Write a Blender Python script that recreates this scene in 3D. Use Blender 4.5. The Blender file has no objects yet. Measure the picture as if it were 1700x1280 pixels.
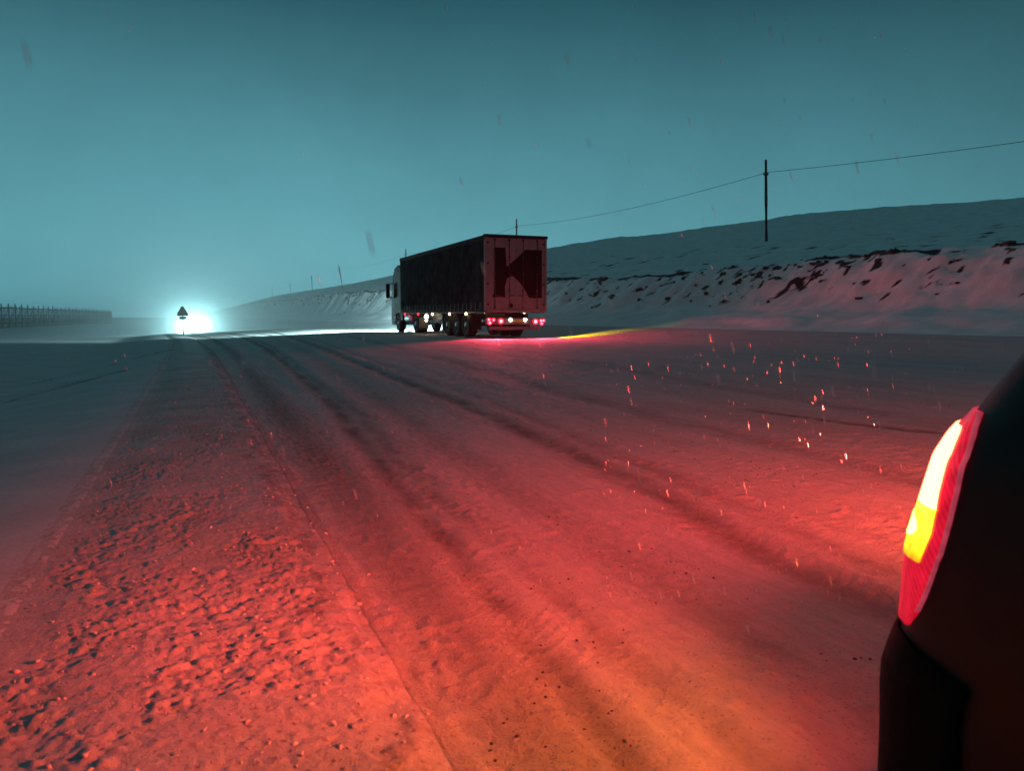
import bpy, bmesh, math, random
import numpy as np
from mathutils import Vector, Matrix
R = math.radians
rng = np.random.default_rng(7)
random.seed(7)
sc = bpy.context.scene
col = sc.collection

# ------------------------------------------------------------------ camera
CAM_H = 1.4
cam_d = bpy.data.cameras.new('camera')
cam = bpy.data.objects.new('camera', cam_d)
col.objects.link(cam)
cam.location = (0, 0, CAM_H)
cam.rotation_euler = (R(90 - 5.12), 0, 0)
cam_d.sensor_width = 36
cam_d.lens = 27.19
cam_d.clip_start = 0.05
cam_d.clip_end = 6000
sc.camera = cam
cam_d.dof.use_dof = True
cam_d.dof.focus_distance = 12
cam_d.dof.aperture_fstop = 4.5
sc.view_settings.view_transform = 'Standard'
sc.view_settings.look = 'None'
sc.view_settings.exposure = 0
sc.view_settings.gamma = 1
sc.cycles.volume_bounces = 1
sc.cycles.max_bounces = 6
sc.cycles.sample_clamp_indirect = 2.0
sc.cycles.use_denoising = True
sc.cycles.denoising_prefilter = 'ACCURATE'

# the road runs away to the left of the view: U along it, V to its right
TH = R(22.3)
UX, UY = -math.sin(TH), math.cos(TH)
VX, VY = math.cos(TH), math.sin(TH)


# ------------------------------------------------------------------ night sky
def make_world():
    w = bpy.data.worlds.new('World')
    sc.world = w
    w.use_nodes = True
    nt = w.node_tree
    N, L = nt.nodes, nt.links
    bg = N['Background']
    tc = N.new('ShaderNodeTexCoord')
    sep = N.new('ShaderNodeSeparateXYZ')
    L.new(tc.outputs['Generated'], sep.inputs[0])
    ramp = N.new('ShaderNodeValToRGB')
    e = ramp.color_ramp.elements
    stops = [(0.0, (.110, .358, .415)), (.09, (.102, .322, .376)), (.21, (.068, .228, .274)), (.36, (.022, .094, .122)),
             (.5, (.026, .094, .118)), (.64, (.066, .192, .23)), (1.0, (.078, .225, .265))]
    e[0].position, e[0].color = stops[0][0], (*stops[0][1], 1)
    e[1].position, e[1].color = stops[-1][0], (*stops[-1][1], 1)
    for p_, c_ in stops[1:-1]:
        k = e.new(p_)
        k.color = (*c_, 1)
    L.new(sep.outputs['Z'], ramp.inputs[0])

    def m(op, a, b=None):
        n = N.new('ShaderNodeMath')
        n.operation = op
        for i, v in enumerate((a, b)):
            if v is None:
                continue
            if isinstance(v, (int, float)):
                n.inputs[i].default_value = v
            else:
                L.new(v, n.inputs[i])
        return n.outputs[0]
    # the night sky is lighter over the valley ahead than behind the viewer
    y = m('MULTIPLY', sep.outputs['Y'], .96)
    x = m('MULTIPLY', sep.outputs['X'], -.28)
    dot = m('MAXIMUM', m('ADD', x, y), 0.0)
    side = m('ADD', m('MULTIPLY', m('POWER', dot, 2.0), .64), .41)
    # low snow cloud, faintly uneven
    nz = N.new('ShaderNodeTexNoise')
    nz.inputs['Scale'].default_value = 3.2
    nz.inputs['Detail'].default_value = 5
    L.new(tc.outputs['Generated'], nz.inputs['Vector'])
    cl = m('ADD', m('MULTIPLY', nz.outputs['Fac'], .34), .83)
    nz2 = N.new('ShaderNodeTexNoise')
    nz2.inputs['Scale'].default_value = 16
    nz2.inputs['Detail'].default_value = 6
    nz2.inputs['Roughness'].default_value = .7
    L.new(tc.outputs['Generated'], nz2.inputs['Vector'])
    cl = m('ADD', cl, m('MULTIPLY', m('SUBTRACT', nz2.outputs['Fac'], .5), .16))
    f = m('MULTIPLY', side, cl)
    mul = N.new('ShaderNodeVectorMath')
    mul.operation = 'SCALE'
    L.new(ramp.outputs['Color'], mul.inputs[0])
    L.new(f, mul.inputs['Scale'])
    L.new(mul.outputs[0], bg.inputs['Color'])
    bg.inputs['Strength'].default_value = SKY


SKY = 1.12
make_world()

# ------------------------------------------------------------------ noise in numpy
def hsh(ix, iy, s):
    h = (ix.astype(np.int64) * 374761393 + iy.astype(np.int64) * 668265263 + s * 974711) & 0xffffffff
    h = ((h ^ (h >> 13)) * 1274126177) & 0xffffffff
    return ((h ^ (h >> 16)) & 0xffff) / 65535.0


def vn(x, y, s=0):
    ix, iy = np.floor(x), np.floor(y)
    fx, fy = x - ix, y - iy
    fx = fx * fx * fx * (fx * (fx * 6 - 15) + 10)
    fy = fy * fy * fy * (fy * (fy * 6 - 15) + 10)
    a, b = hsh(ix, iy, s), hsh(ix + 1, iy, s)
    c, d = hsh(ix, iy + 1, s), hsh(ix + 1, iy + 1, s)
    return (a + (b - a) * fx) * (1 - fy) + (c + (d - c) * fx) * fy


def fbm(x, y, o=4, s=0, g=.5):
    t, a, n = 0, 1, 0
    for i in range(o):
        t = t + a * (vn(x, y, s + i * 17) * 2 - 1)
        n += a
        a *= g
        x, y = x * 2.03 + 11.3, y * 2.03 + 5.7
    return t / n


def ridged(x, y, o=3, s=0):
    t, a, n = 0, 1, 0
    for i in range(o):
        t = t + a * (1 - np.abs(vn(x, y, s + i * 29) * 2 - 1) * 2)
        n += a
        a *= .5
        x, y = x * 2.1 + 3.1, y * 2.1 + 7.9
    return t / n


def worley(x, y, s=0):
    """distance to the nearest jittered point and that point's random number"""
    ix, iy = np.floor(x), np.floor(y)
    best = np.full_like(x, 9.)
    rid = np.zeros_like(x)
    for dx in (-1, 0, 1):
        for dy in (-1, 0, 1):
            cx_, cy_ = ix + dx, iy + dy
            d = (cx_ + hsh(cx_, cy_, s) - x) ** 2 + (cy_ + hsh(cx_, cy_, s + 5) - y) ** 2
            k = d < best
            best = np.where(k, d, best)
            rid = np.where(k, hsh(cx_, cy_, s + 9), rid)
    return np.sqrt(best), rid


def ss(a, b, x):
    t = np.clip((x - a) / (b - a), 0, 1)
    return t * t * (3 - 2 * t)


# ------------------------------------------------------------------ the lie of the land, in (u, v)
RUTS = [  # (u table, v table, half width, depth, dirt)
    ([0, 2.3, 2.9, 4, 6.35, 12.8, 38, 90], [1.05, 1.19, 1.25, 1.32, 1.5, 1.95, 2.9, 4.6], .10, .022, .95),
    ([0, 3.4, 5.4, 9.7, 15, 40, 90], [1.4, 1.54, 1.62, 1.95, 2.2, 3.3, 5.0], .09, .014, .55),
    ([0, 2.7, 3.2, 4.5, 6.4, 10.5, 24, 60], [2.7, 2.76, 2.8, 2.97, 3.22, 3.46, 4.1, 6.2], .13, .022, .85),
    ([0, 2.7, 4.5, 6.4, 10.5, 24, 60], [3.1, 3.12, 3.3, 3.55, 3.85, 4.6, 6.9], .10, .012, .45),
    ([0, 4, 8, 14, 30, 60], [2.0, 2.1, 2.35, 2.75, 3.7, 5.3], .16, .010, .35),
    ([0, 4, 10, 20, 40], [4.6, 4.75, 5.1, 5.9, 7.6], .16, .012, .45),
    ([0, 4, 10, 20, 40], [6.3, 6.6, 7.3, 8.4, 10.0], .15, .010, .38),
]


def zroad(v):
    z = .02 + .0535 * np.maximum(v - .8, 0)
    z = np.where(v > 9.8, .5, z)
    return z + .42 * ss(14, 18.5, v)


def cut_top(u):
    return 3.8 + .5 * ss(40, 55, u) + 1.0 * ss(55, 140, u) + 1.6 * ss(140, 360, u)


def ridge(u):
    return 9.5 + 3.9 * ss(-20, 54, u) + 2.1 * ss(50, 95, u) + 1.8 * ss(95, 165, u) + 1.0 * ss(165, 330, u) + 3.6 * ss(330, 900, u)


def shift(u):
    return -2.2 * ss(25, 95, u)


def terrain(u, v):
    """height and dirt for road coordinates; v before the far bend"""
    dirt = np.zeros_like(u)
    z = np.zeros_like(u)
    # --- field on the left, a little below the road
    depth = .34 - .12 * ss(22, 60, u)
    zf = .05 - depth * (1 - ss(-4.2, -.70, v))
    zf = zf + (depth + .0) * (1 - ss(-40, -12, v))
    zf = zf + .3 * fbm(u / 90, v / 90, 3, 5) * (1 - ss(-90, -24, v)) + .02 * fbm(u / 5, v / 5, 3, 9) * (1 - ss(-3, -1.2, v))
    zf = zf + .10 * fbm(u / 30, v / 9, 3, 77) * (1 - ss(-12, -5, v)) * ss(24, 50, u)
    zf = zf + .0015 * fbm(u / .35, v / .16, 3, 19)
    for uu, vv, w in (([4, 12, 17, 20, 25, 29], [-9, -5.2, -3.5, -2.6, -1.0, -.2], .09), ([4, 16, 22, 27, 36], [-11, -6.3, -4.0, -2.4, -.4], .08),
                      ([4, 12, 17, 20, 25, 29], [-9.4, -5.55, -3.8, -2.9, -1.25, -.45], .05)):
        d = np.abs(v + .07 * fbm(u / 1.5, u * 0, 2, 3) - np.interp(u, uu, vv))
        k = np.exp(-(d / w) ** 2) * ss(4, 8, u) * (1 - ss(uu[-1] - 1, uu[-1] + 2, u)) * (.55 + .45 * fbm(u / .8, v / .8, 2, 41))
        zf = zf - .02 * k * (v < -.7)
        dirt = np.where(v < -.72, np.maximum(dirt, k), dirt)
    # --- rough ploughed verge
    wu, wv = u + .030 * fbm(u / .09, v / .09, 3, 8), v + .030 * fbm(u / .08, v / .08, 3, 18)
    lump = .022 * fbm(u / .7, v / .45, 4, 1, .6)
    near = (u < 26) & (v > -1.1) & (v < .9)
    if near.any():
        a_, b_ = wu[near], wv[near]
        cl = 0
        for sc_, am, sd in ((.085, .013, 3), (.044, .014, 13), (.024, .010, 23)):
            f1, ri = worley((a_ + .35 * b_) / sc_ / .85, (b_ - .25 * a_) / sc_, sd)
            cl = cl + am * ri ** 2 * np.clip(1 - 1.5 * f1 * f1, 0, 1)
        cl = cl + .006 * fbm(a_ / .02, b_ / .02, 2, 6) - .012
        lump[near] += cl * (.40 + .75 * ss(-.35, .35, fbm(a_ / .5, b_ / .35, 2, 66)))
    edge_n = .12 * fbm(u / .5, v / .5, 3, 4)
    kv = (1 - .75 * ss(7, 22, u)) * ss(-.92, -.55, v + edge_n) * (1 - ss(.42, .74, v + .5 * edge_n))
    zv = .05 + .035 * ss(-.8, -.2, v) - .0 + lump * kv
    # --- road
    zr = zroad(v)
    und = .007 * fbm(u / 7.0, v / .42, 3, 21)
    zr = zr + und + .0052 * fbm(u / .15, v / .09, 4, 22, .72) + .014 * np.maximum(fbm(u / .06, v / .05, 2, 27) - .12, 0) + .004 * fbm(u / .9, v / .5, 3, 23)
    nr = (u > .5) & (u < 15) & (v > .3) & (v < 9)
    if nr.any():
        a_, b_ = u[nr] + .012 * fbm(u[nr] / .05, v[nr] / .05, 2, 81), v[nr] + .012 * fbm(u[nr] / .05, v[nr] / .05, 2, 82)
        gr = 0
        for sc_, am, sd in ((.070, .011, 84), (.040, .0095, 87)):
            f1, ri = worley(a_ / sc_, b_ / sc_, sd)
            gr = gr + am * ri ** 3 * np.clip(1 - 1.6 * f1 * f1, 0, 1)
        zr[nr] += gr * ss(-.30, .30, fbm(a_ / 2.4, b_ / .42, 4, 88, .6)) * 1.5
    rd = np.zeros_like(u)
    for uu, vv, w, dp, dd in RUTS:
        c = np.interp(u, uu, vv)
        q = v - c + .05 * fbm(u / 2.2, v / 3, 2, 31)
        w2 = w * (1 + u / 60)
        k = np.exp(-(q / w2) ** 2)
        k2 = np.exp(-((np.abs(q) - 2.0 * w2) / w2) ** 2)
        zr = zr - dp * k * (.7 + .5 * fbm(u / .6, v / .3, 3, 33)) + .35 * dp * k2
        rd = np.maximum(rd, dd * k * (.75 + .6 * fbm(u / .5, v / .16, 3, 35)))
        if dd > .5:
            tr = np.sin(6.283 * (u + .35 * np.abs(q)) / .085) * np.sin(6.283 * q / .09)
            zr = zr + .006 * tr * np.exp(-(q / (1.6 * w2)) ** 4) * (1 - ss(9, 15, u)) * ss(-.25, .2, fbm(u / .9, v / .3, 3, 37))
    # darker strip beside the verge
    sm = np.exp(-((v - .98 - .012 * u) / .22) ** 2)
    rd = np.maximum(rd, .62 * sm)
    # long frozen slush streak across the lane
    c = np.interp(u, [4.4, 5, 6, 7.4], [6.6, 6.4, 6.15, 6.02])
    k = np.exp(-((v - c) / .07) ** 2) * ss(4.6, 5.2, u) * (1 - ss(7.0, 7.6, u))
    rd = np.maximum(rd, k)
    zr = zr - .02 * k
    # --- bank, cut face, hillside
    top = cut_top(u)
    jag = .9 * fbm(u / 3.5, v * 0 + 2, 4, 51) + .35 * fbm(u / .8, v * 0, 2, 52)
    q = v + jag * ss(21, 24.5, v)
    gul = ridged((u * .8 + v * 1.5) / 2.6, (v - u * .12) / 6., 3, 55)
    zt = .92 + .62 * ss(18, 22, q) * 1.2 + (top - 1.66) * ss(21.2, 24.9, q)
    face = np.exp(-((q - 23.2) / 1.3) ** 2)
    zt = zt + .24 * gul * face + .26 * fbm(u / .7, v / .5, 5, 57, .6) * face + .16 * fbm(u / 2.5, v / 1.5, 3, 58) * ss(18.5, 20, v)
    t = np.clip((v - 24.9) / 55.0, 0, 1.06)
    zh = (ridge(u) - top) * (t - .13 * np.sin(np.pi * np.clip(t, 0, 1)) * ss(0, 1, t)) 
    zt = zt + np.where(v > 24.9, zh, 0) + (.40 * fbm(u / 11, v / 8, 5, 61, .55) + .05 * fbm(u / 1.6, v / 1.2, 3, 62)) * ss(25, 30, v)
    z = np.where(v < -.72, zf, z)
    b1 = ss(-.95, -.66, v)
    z = zf * (1 - b1) + zv * b1
    b2 = ss(.44, .76, v + .16 * fbm(u / .55, v / .4, 4, 44, .6))
    z = z * (1 - b2) + zr * b2
    b3 = ss(17.2, 18.6, v)
    z = z - .42 * ss(45, 92, u) * (1 - ss(17, 30, v))
    z = z * (1 - b3) + zt * b3
    dirt = np.where((v > .6) & (v < 18), np.clip(rd, 0, 1), dirt)
    ed = ss(.30, .62, v + .3 * fbm(u / .35, v / .2, 4, 46, .65)) * .42
    dirt = np.where((v > .1) & (v <= .6), ed, np.where((v > .6) & (v < .75), np.maximum(dirt, ed * .8), dirt))
    # bare earth where the cut has broken through the snow
    lip = np.exp(-((q - 24.45) / .17) ** 2) * np.clip(.5 + 3.2 * fbm(u / 1.7, v * 0 + 7, 4, 71), 0, 1)
    gl = face * np.clip(2.8 * (ridged((u * .9 + v * 1.9) / 1.9, v / 8., 2, 73) - .40), 0, 1) * np.clip(5 * fbm(u / .40, v / .45, 4, 75, .62) - .85, 0, 1)
    spots = ss(21.8, 23.8, q) * (1 - ss(24.6, 25.0, q)) * np.clip(9 * (fbm(u / .42, v / .26, 4, 76, .6) - .30 - .12 * fbm(u / 4, v / 4, 2, 78)), 0, 1)
    sp2 = ss(25, 27, v) * (1 - ss(45, 60, v)) * np.clip(8 * (fbm(u / .9, v / 1.1, 4, 79) - .40), 0, 1)
    dirt = np.where(v >= 18, np.clip(lip * 1.6 + gl * 1.2 + spots + sp2 * .8, 0, 1), dirt)
    return z, dirt


def height(u, v0):
    z, _ = terrain(np.array([float(u)]), np.array([float(v0)]))
    return float(z[0])


def uv_xy(u, v):
    return u * UX + v * VX, u * UY + v * VY


def xy_uv(x, y):
    return x * UX + y * UY, x * VX + y * VY


def ground_at(x, y):
    u, v = xy_uv(x, y)
    return height(u, v - float(shift(np.array(u))))


# ------------------------------------------------------------------ materials
def node_mat(name):
    m = bpy.data.materials.new(name)
    m.use_nodes = True
    nt = m.node_tree
    return m, nt, nt.nodes['Principled BSDF']


def tex(nt, scale, detail=4, rough=.55, vec=None, kind='ShaderNodeTexNoise'):
    n = nt.nodes.new(kind)
    n.inputs['Scale'].default_value = scale
    if 'Detail' in n.inputs:
        n.inputs['Detail'].default_value = detail
    if kind == 'ShaderNodeTexNoise':
        n.inputs['Roughness'].default_value = rough
    if vec is None:
        tc = nt.nodes.new('ShaderNodeTexCoord')
        vec = tc.outputs['Object']
    nt.links.new(vec, n.inputs['Vector'])
    return n


def ramp(nt, fac, stops):
    r = nt.nodes.new('ShaderNodeValToRGB')
    e = r.color_ramp.elements
    e[0].position, e[0].color = stops[0][0], (*stops[0][1], 1)
    e[1].position, e[1].color = stops[-1][0], (*stops[-1][1], 1)
    for p_, c_ in stops[1:-1]:
        k = e.new(p_)
        k.color = (*c_, 1)
    nt.links.new(fac, r.inputs[0])
    return r.outputs['Color']


def mixc(nt, fac, a, b, mode='MIX'):
    n = nt.nodes.new('ShaderNodeMix')
    n.data_type = 'RGBA'
    n.blend_type = mode
    for sock, v in ((n.inputs['Factor'], fac), (n.inputs['A'], a), (n.inputs['B'], b)):
        if isinstance(v, (int, float)):
            sock.default_value = v
        elif isinstance(v, tuple):
            sock.default_value = (*v, 1)
        else:
            nt.links.new(v, sock)
    return n.outputs['Result']


def g3(a):
    return (a, a, a)


def road_space(nt, sx):
    """object coordinates turned along the road and stretched with the traffic"""
    tc = nt.nodes.new('ShaderNodeTexCoord')
    mp = nt.nodes.new('ShaderNodeMapping')
    mp.vector_type = 'TEXTURE'
    mp.inputs['Rotation'].default_value = (0, 0, TH)
    mp.inputs['Scale'].default_value = (1, sx, 1)
    nt.links.new(tc.outputs['Object'], mp.inputs['Vector'])
    return mp.outputs['Vector']


def snow_mat(name, snow, dirtc, speck=.0, speck_scale=40, patch=(.35, .65), patch_c=None, bump=.3, bscale=30, rough=.75, earth=True, stretch=0):
    m, nt, b = node_mat(name)
    L = nt.links
    at = nt.nodes.new('ShaderNodeAttribute')
    at.attribute_name = 'dirt'
    vec = road_space(nt, stretch) if stretch else None
    n1 = tex(nt, 2.2 if stretch else 1.1, 6, .62, vec)
    c = mixc(nt, ramp(nt, n1.outputs['Fac'], [(patch[0], g3(0)), (patch[1], g3(1))]), patch_c or tuple(x * .7 for x in snow), snow)
    n2 = tex(nt, 22, 5, .75, vec)
    c = mixc(nt, ramp(nt, n2.outputs['Fac'], [(.35, g3(.35)), (.62, g3(0))]), c, tuple(x * .45 for x in snow))
    # rut / earth mask broken up by grain
    n3 = tex(nt, 9, 6, .75)
    md = nt.nodes.new('ShaderNodeMath')
    md.operation = 'MULTIPLY_ADD'
    L.new(n3.outputs['Fac'], md.inputs[0])
    md.inputs[1].default_value = .9
    md.inputs[2].default_value = -.45
    ad = nt.nodes.new('ShaderNodeMath')
    ad.operation = 'ADD'
    ml = nt.nodes.new('ShaderNodeMath')
    ml.operation = 'MULTIPLY'
    L.new(md.outputs[0], ml.inputs[0])
    mn = nt.nodes.new('ShaderNodeMath')
    mn.operation = 'GREATER_THAN'
    L.new(at.outputs['Fac'], mn.inputs[0])
    mn.inputs[1].default_value = .06
    L.new(mn.outputs[0], ml.inputs[1])
    L.new(at.outputs['Fac'], ad.inputs[0])
    L.new(ml.outputs[0], ad.inputs[1])
    ad.use_clamp = True
    fac = ad.outputs[0]
    if earth:
        fac = ramp(nt, fac, [(.25, g3(0)), (.6, g3(1))])
    c = mixc(nt, fac, c, dirtc)
    if speck > 0:
        for k_, (scl, r0, r1, lo, hi) in enumerate(((speck_scale * .40, .22, .40, .45, .62), (speck_scale * .70, .30, .52, .36, .60), (speck_scale * .24, .10, .17, .44, .58))):
            v = tex(nt, scl, kind='ShaderNodeTexVoronoi')
            v.voronoi_dimensions = '2D'
            v.inputs['Randomness'].default_value = 1
            sel = tex(nt, 1.7 + k_, 5, .75, vec)
            sm = nt.nodes.new('ShaderNodeMath')
            sm.operation = 'MULTIPLY'
            L.new(ramp(nt, v.outputs['Distance'], [(r0, g3(1)), (r1, g3(0))]), sm.inputs[0])
            L.new(ramp(nt, sel.outputs['Fac'], [(lo, g3(0)), (hi, g3(1))]), sm.inputs[1])
            s2 = nt.nodes.new('ShaderNodeMath')
            s2.operation = 'MULTIPLY'
            L.new(sm.outputs[0], s2.inputs[0])
            s2.inputs[1].default_value = speck
            c = mixc(nt, s2.outputs[0], c, (.035, .032, .030))
    L.new(c, b.inputs['Base Color'])
    b.inputs['Roughness'].default_value = rough
    b.inputs['Specular IOR Level'].default_value = .35
    nb = tex(nt, bscale, 6, .7)
    bp = nt.nodes.new('ShaderNodeBump')
    bp.inputs['Strength'].default_value = bump
    bp.inputs['Distance'].default_value = .02
    L.new(nb.outputs['Fac'], bp.inputs['Height'])
    L.new(bp.outputs[0], b.inputs['Normal'])
    return m


M_ROAD = snow_mat('packed_snow', (.46, .46, .47), (.13, .125, .12), .85, 46, (.3, .7), (.36, .355, .35), 1.0, 70, .8, earth=False, stretch=7)
M_VERGE = snow_mat('ploughed_snow', (.37, .37, .375), (.1, .09, .085), .8, 22, (.38, .6), (.30, .29, .28), .6, 45, .72)
M_FIELD = snow_mat('field_snow', (.44, .45, .46), (.07, .07, .07), .0, 20, (.35, .65), (.36, .37, .38), .25, 12, .8)
M_HILL = snow_mat('hill_snow', (.72, .72, .73), (.020, .017, .015), .0, 12, (.35, .65), (.56, .56, .57), .35, 3, .85)


def mat(name, c, rough=.5, metal=0., var=.25, scale=6, bump=0., spec=.5, coat=0.):
    m, nt, b = node_mat(name)
    n = tex(nt, scale, 5, .65)
    lo = tuple(x * (1 - var) for x in c)
    hi = tuple(min(1, x * (1 + var)) for x in c)
    nt.links.new(ramp(nt, n.outputs['Fac'], [(.3, lo), (.7, hi)]), b.inputs['Base Color'])
    nt.links.new(ramp(nt, n.outputs['Fac'], [(.3, g3(max(0, rough - .12))), (.7, g3(min(1, rough + .12)))]), b.inputs['Roughness'])
    b.inputs['Metallic'].default_value = metal
    b.inputs['Specular IOR Level'].default_value = spec
    b.inputs['Coat Weight'].default_value = coat
    if bump:
        bp = nt.nodes.new('ShaderNodeBump')
        bp.inputs['Strength'].default_value = bump
        bp.inputs['Distance'].default_value = .01
        nt.links.new(tex(nt, scale * 6, 4).outputs['Fac'], bp.inputs['Height'])
        nt.links.new(bp.outputs[0], b.inputs['Normal'])
    return m


def glow(name, c, s, base=(.3, .05, .05), var=0., scale=30):
    m, nt, b = node_mat(name)
    b.inputs['Base Color'].default_value = (*base, 1)
    b.inputs['Roughness'].default_value = .2
    b.inputs['Emission Color'].default_value = (*c, 1)
    b.inputs['Emission Strength'].default_value = s
    if var:
        n = tex(nt, scale, 2)
        nt.links.new(ramp(nt, n.outputs['Fac'], [(.3, tuple(x * (1 - var) for x in c)), (.7, tuple(x * (1 + var) for x in c))]), b.inputs['Emission Color'])
    return m


M_PAINT = mat('dark_car_paint', (.006, .006, .0065), .5, 0, .85, 5, spec=.3)
M_PLASTIC = mat('black_plastic', (.004, .004, .0045), .8, 0, .3, 20, .2, spec=.1)
M_GLASS = mat('dark_glass', (.01, .012, .014), .12, 0, .1, 3)
M_RUBBER = mat('tyre_rubber', (.014, .014, .015), .85, 0, .3, 25, .3)
M_RIM = mat('wheel_steel', (.25, .26, .27), .45, .8, .3, 18)
M_CURTAIN = mat('dark_curtain', (.020, .042, .044), 1.0, 0, .6, 1.6, .25, spec=.0)
M_ROOFBAR = mat('dark_rail', (.014, .016, .018), .8, 0, .2, 8, spec=.1)
M_DOOR = mat('trailer_door_white', (.17, .165, .16), .6, 0, .22, 2.2, .15)
M_LETTER = mat('dark_lettering', (.010, .005, .006), .9, 0, .3, 4, spec=.05)
M_STEEL = mat('chassis_steel', (.035, .035, .037), .6, .5, .3, 12)
M_CAB = mat('cab_paint', (.05, .06, .06), .6, 0, .15, 3, spec=.2)
M_TANK = mat('tank_alloy', (.5, .5, .5), .35, .9, .2, 10)
M_PLATE = mat('plate_yellow', (.7, .55, .2), .5, 0, .08, 10)
M_POLE = mat('weathered_timber', (.05, .042, .036), .9, 0, .35, 9, .4)
M_WIRE = mat('cable', (.012, .012, .012), .7, 0, .1, 5)
M_INSUL = mat('porcelain', (.35, .34, .32), .3, 0, .1, 5)
M_SLAT = mat('grey_slats', (.06, .06, .058), .9, 0, .4, 3, .3)
M_SIGN = mat('sign_back', (.02, .021, .022), .9, 0, .2, 6, spec=.1)
M_CLOD = mat('frozen_earth', (.035, .027, .022), .95, 0, .4, 8, .5)
M_ICE = mat('dirty_ice', (.40, .39, .39), .55, 0, .5, 7, .4)
M_STONE = mat('grit', (.035, .033, .032), .8, 0, .5, 15)
M_FLAKE = mat('snowflake', (.85, .85, .86), .6, 0, .05, 50)
nt_ = M_FLAKE.node_tree
tr_ = nt_.nodes.new('ShaderNodeBsdfTranslucent')
tr_.inputs['Color'].default_value = (.9, .9, .92, 1)
mx_ = nt_.nodes.new('ShaderNodeMixShader')
mx_.inputs[0].default_value = .6
nt_.links.new(nt_.nodes['Principled BSDF'].outputs[0], mx_.inputs[1])
nt_.links.new(tr_.outputs[0], mx_.inputs[2])
nt_.links.new(mx_.outputs[0], nt_.nodes['Material Output'].inputs['Surface'])
M_POST = mat('pale_post', (.6, .6, .6), .6, 0, .1, 5)

# lamps: what gives light
M_BRAKE = glow('brake_bulb', (1, .05, .021), 40, (.4, .02, .02))
M_TURN = glow('amber_bulb', (1, .27, .02), 40, (.5, .2, .02))
M_TURN_LENS = glow('amber_lens', (1, .50, .01), 1.9, (.5, .2, .02), .55, 20)
M_LENS = glow('red_lens', (1, .008, .045), .62, (.35, .01, .02), .25, 18)
nt_ = M_TURN_LENS.node_tree
tc_ = nt_.nodes.new('ShaderNodeTexCoord')
sp_ = nt_.nodes.new('ShaderNodeSeparateXYZ')
nt_.links.new(tc_.outputs['Object'], sp_.inputs[0])
mr_ = nt_.nodes.new('ShaderNodeMapRange')
for i_, q_ in ((1, .715), (2, .80), (3, .55), (4, 5.0)):
    mr_.inputs[i_].default_value = q_
nt_.links.new(sp_.outputs['Z'], mr_.inputs[0])
nt_.links.new(mr_.outputs[0], nt_.nodes['Principled BSDF'].inputs['Emission Strength'])
M_TAIL = glow('truck_tail_bulb', (1, .035, .05), 36, (.5, .02, .02))
M_EDGE_HIGHLIGHT = glow('painted_edge_highlight', (1, .10, .18), .36, (.5, .1, .12), .3, 24)  # pink highlight on the body edge, painted in as emission, not a lamp
nt_ = M_LENS.node_tree                                   # fine moulded ribs in the red lens
tc_ = nt_.nodes.new('ShaderNodeTexCoord')
wv_ = nt_.nodes.new('ShaderNodeTexWave')
wv_.bands_direction = 'DIAGONAL'
wv_.inputs['Scale'].default_value = 26
wv_.inputs['Distortion'].default_value = .3
nt_.links.new(tc_.outputs['Object'], wv_.inputs['Vector'])
mr_ = nt_.nodes.new('ShaderNodeMapRange')
mr_.inputs[3].default_value = .46
mr_.inputs[4].default_value = .74
nt_.links.new(wv_.outputs['Fac'], mr_.inputs[0])
nt_.links.new(mr_.outputs[0], nt_.nodes['Principled BSDF'].inputs['Emission Strength'])
M_TAIL_DIM = glow('truck_red_lens', (1, .008, .018), 10, (.5, .02, .02))
M_MARK = glow('amber_marker', (1, .62, .28), 22, (.5, .3, .1))
M_AMBER = glow('amber_work_lamp', (1, .55, .02), 30, (.5, .3, .05))
M_PLATELAMP = glow('plate_bulb', (1, .80, .55), 60, (.8, .8, .8))
M_HEAD = glow('headlamp_bulb', (.70, 1, 1), 60, (.8, .8, .8))


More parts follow.
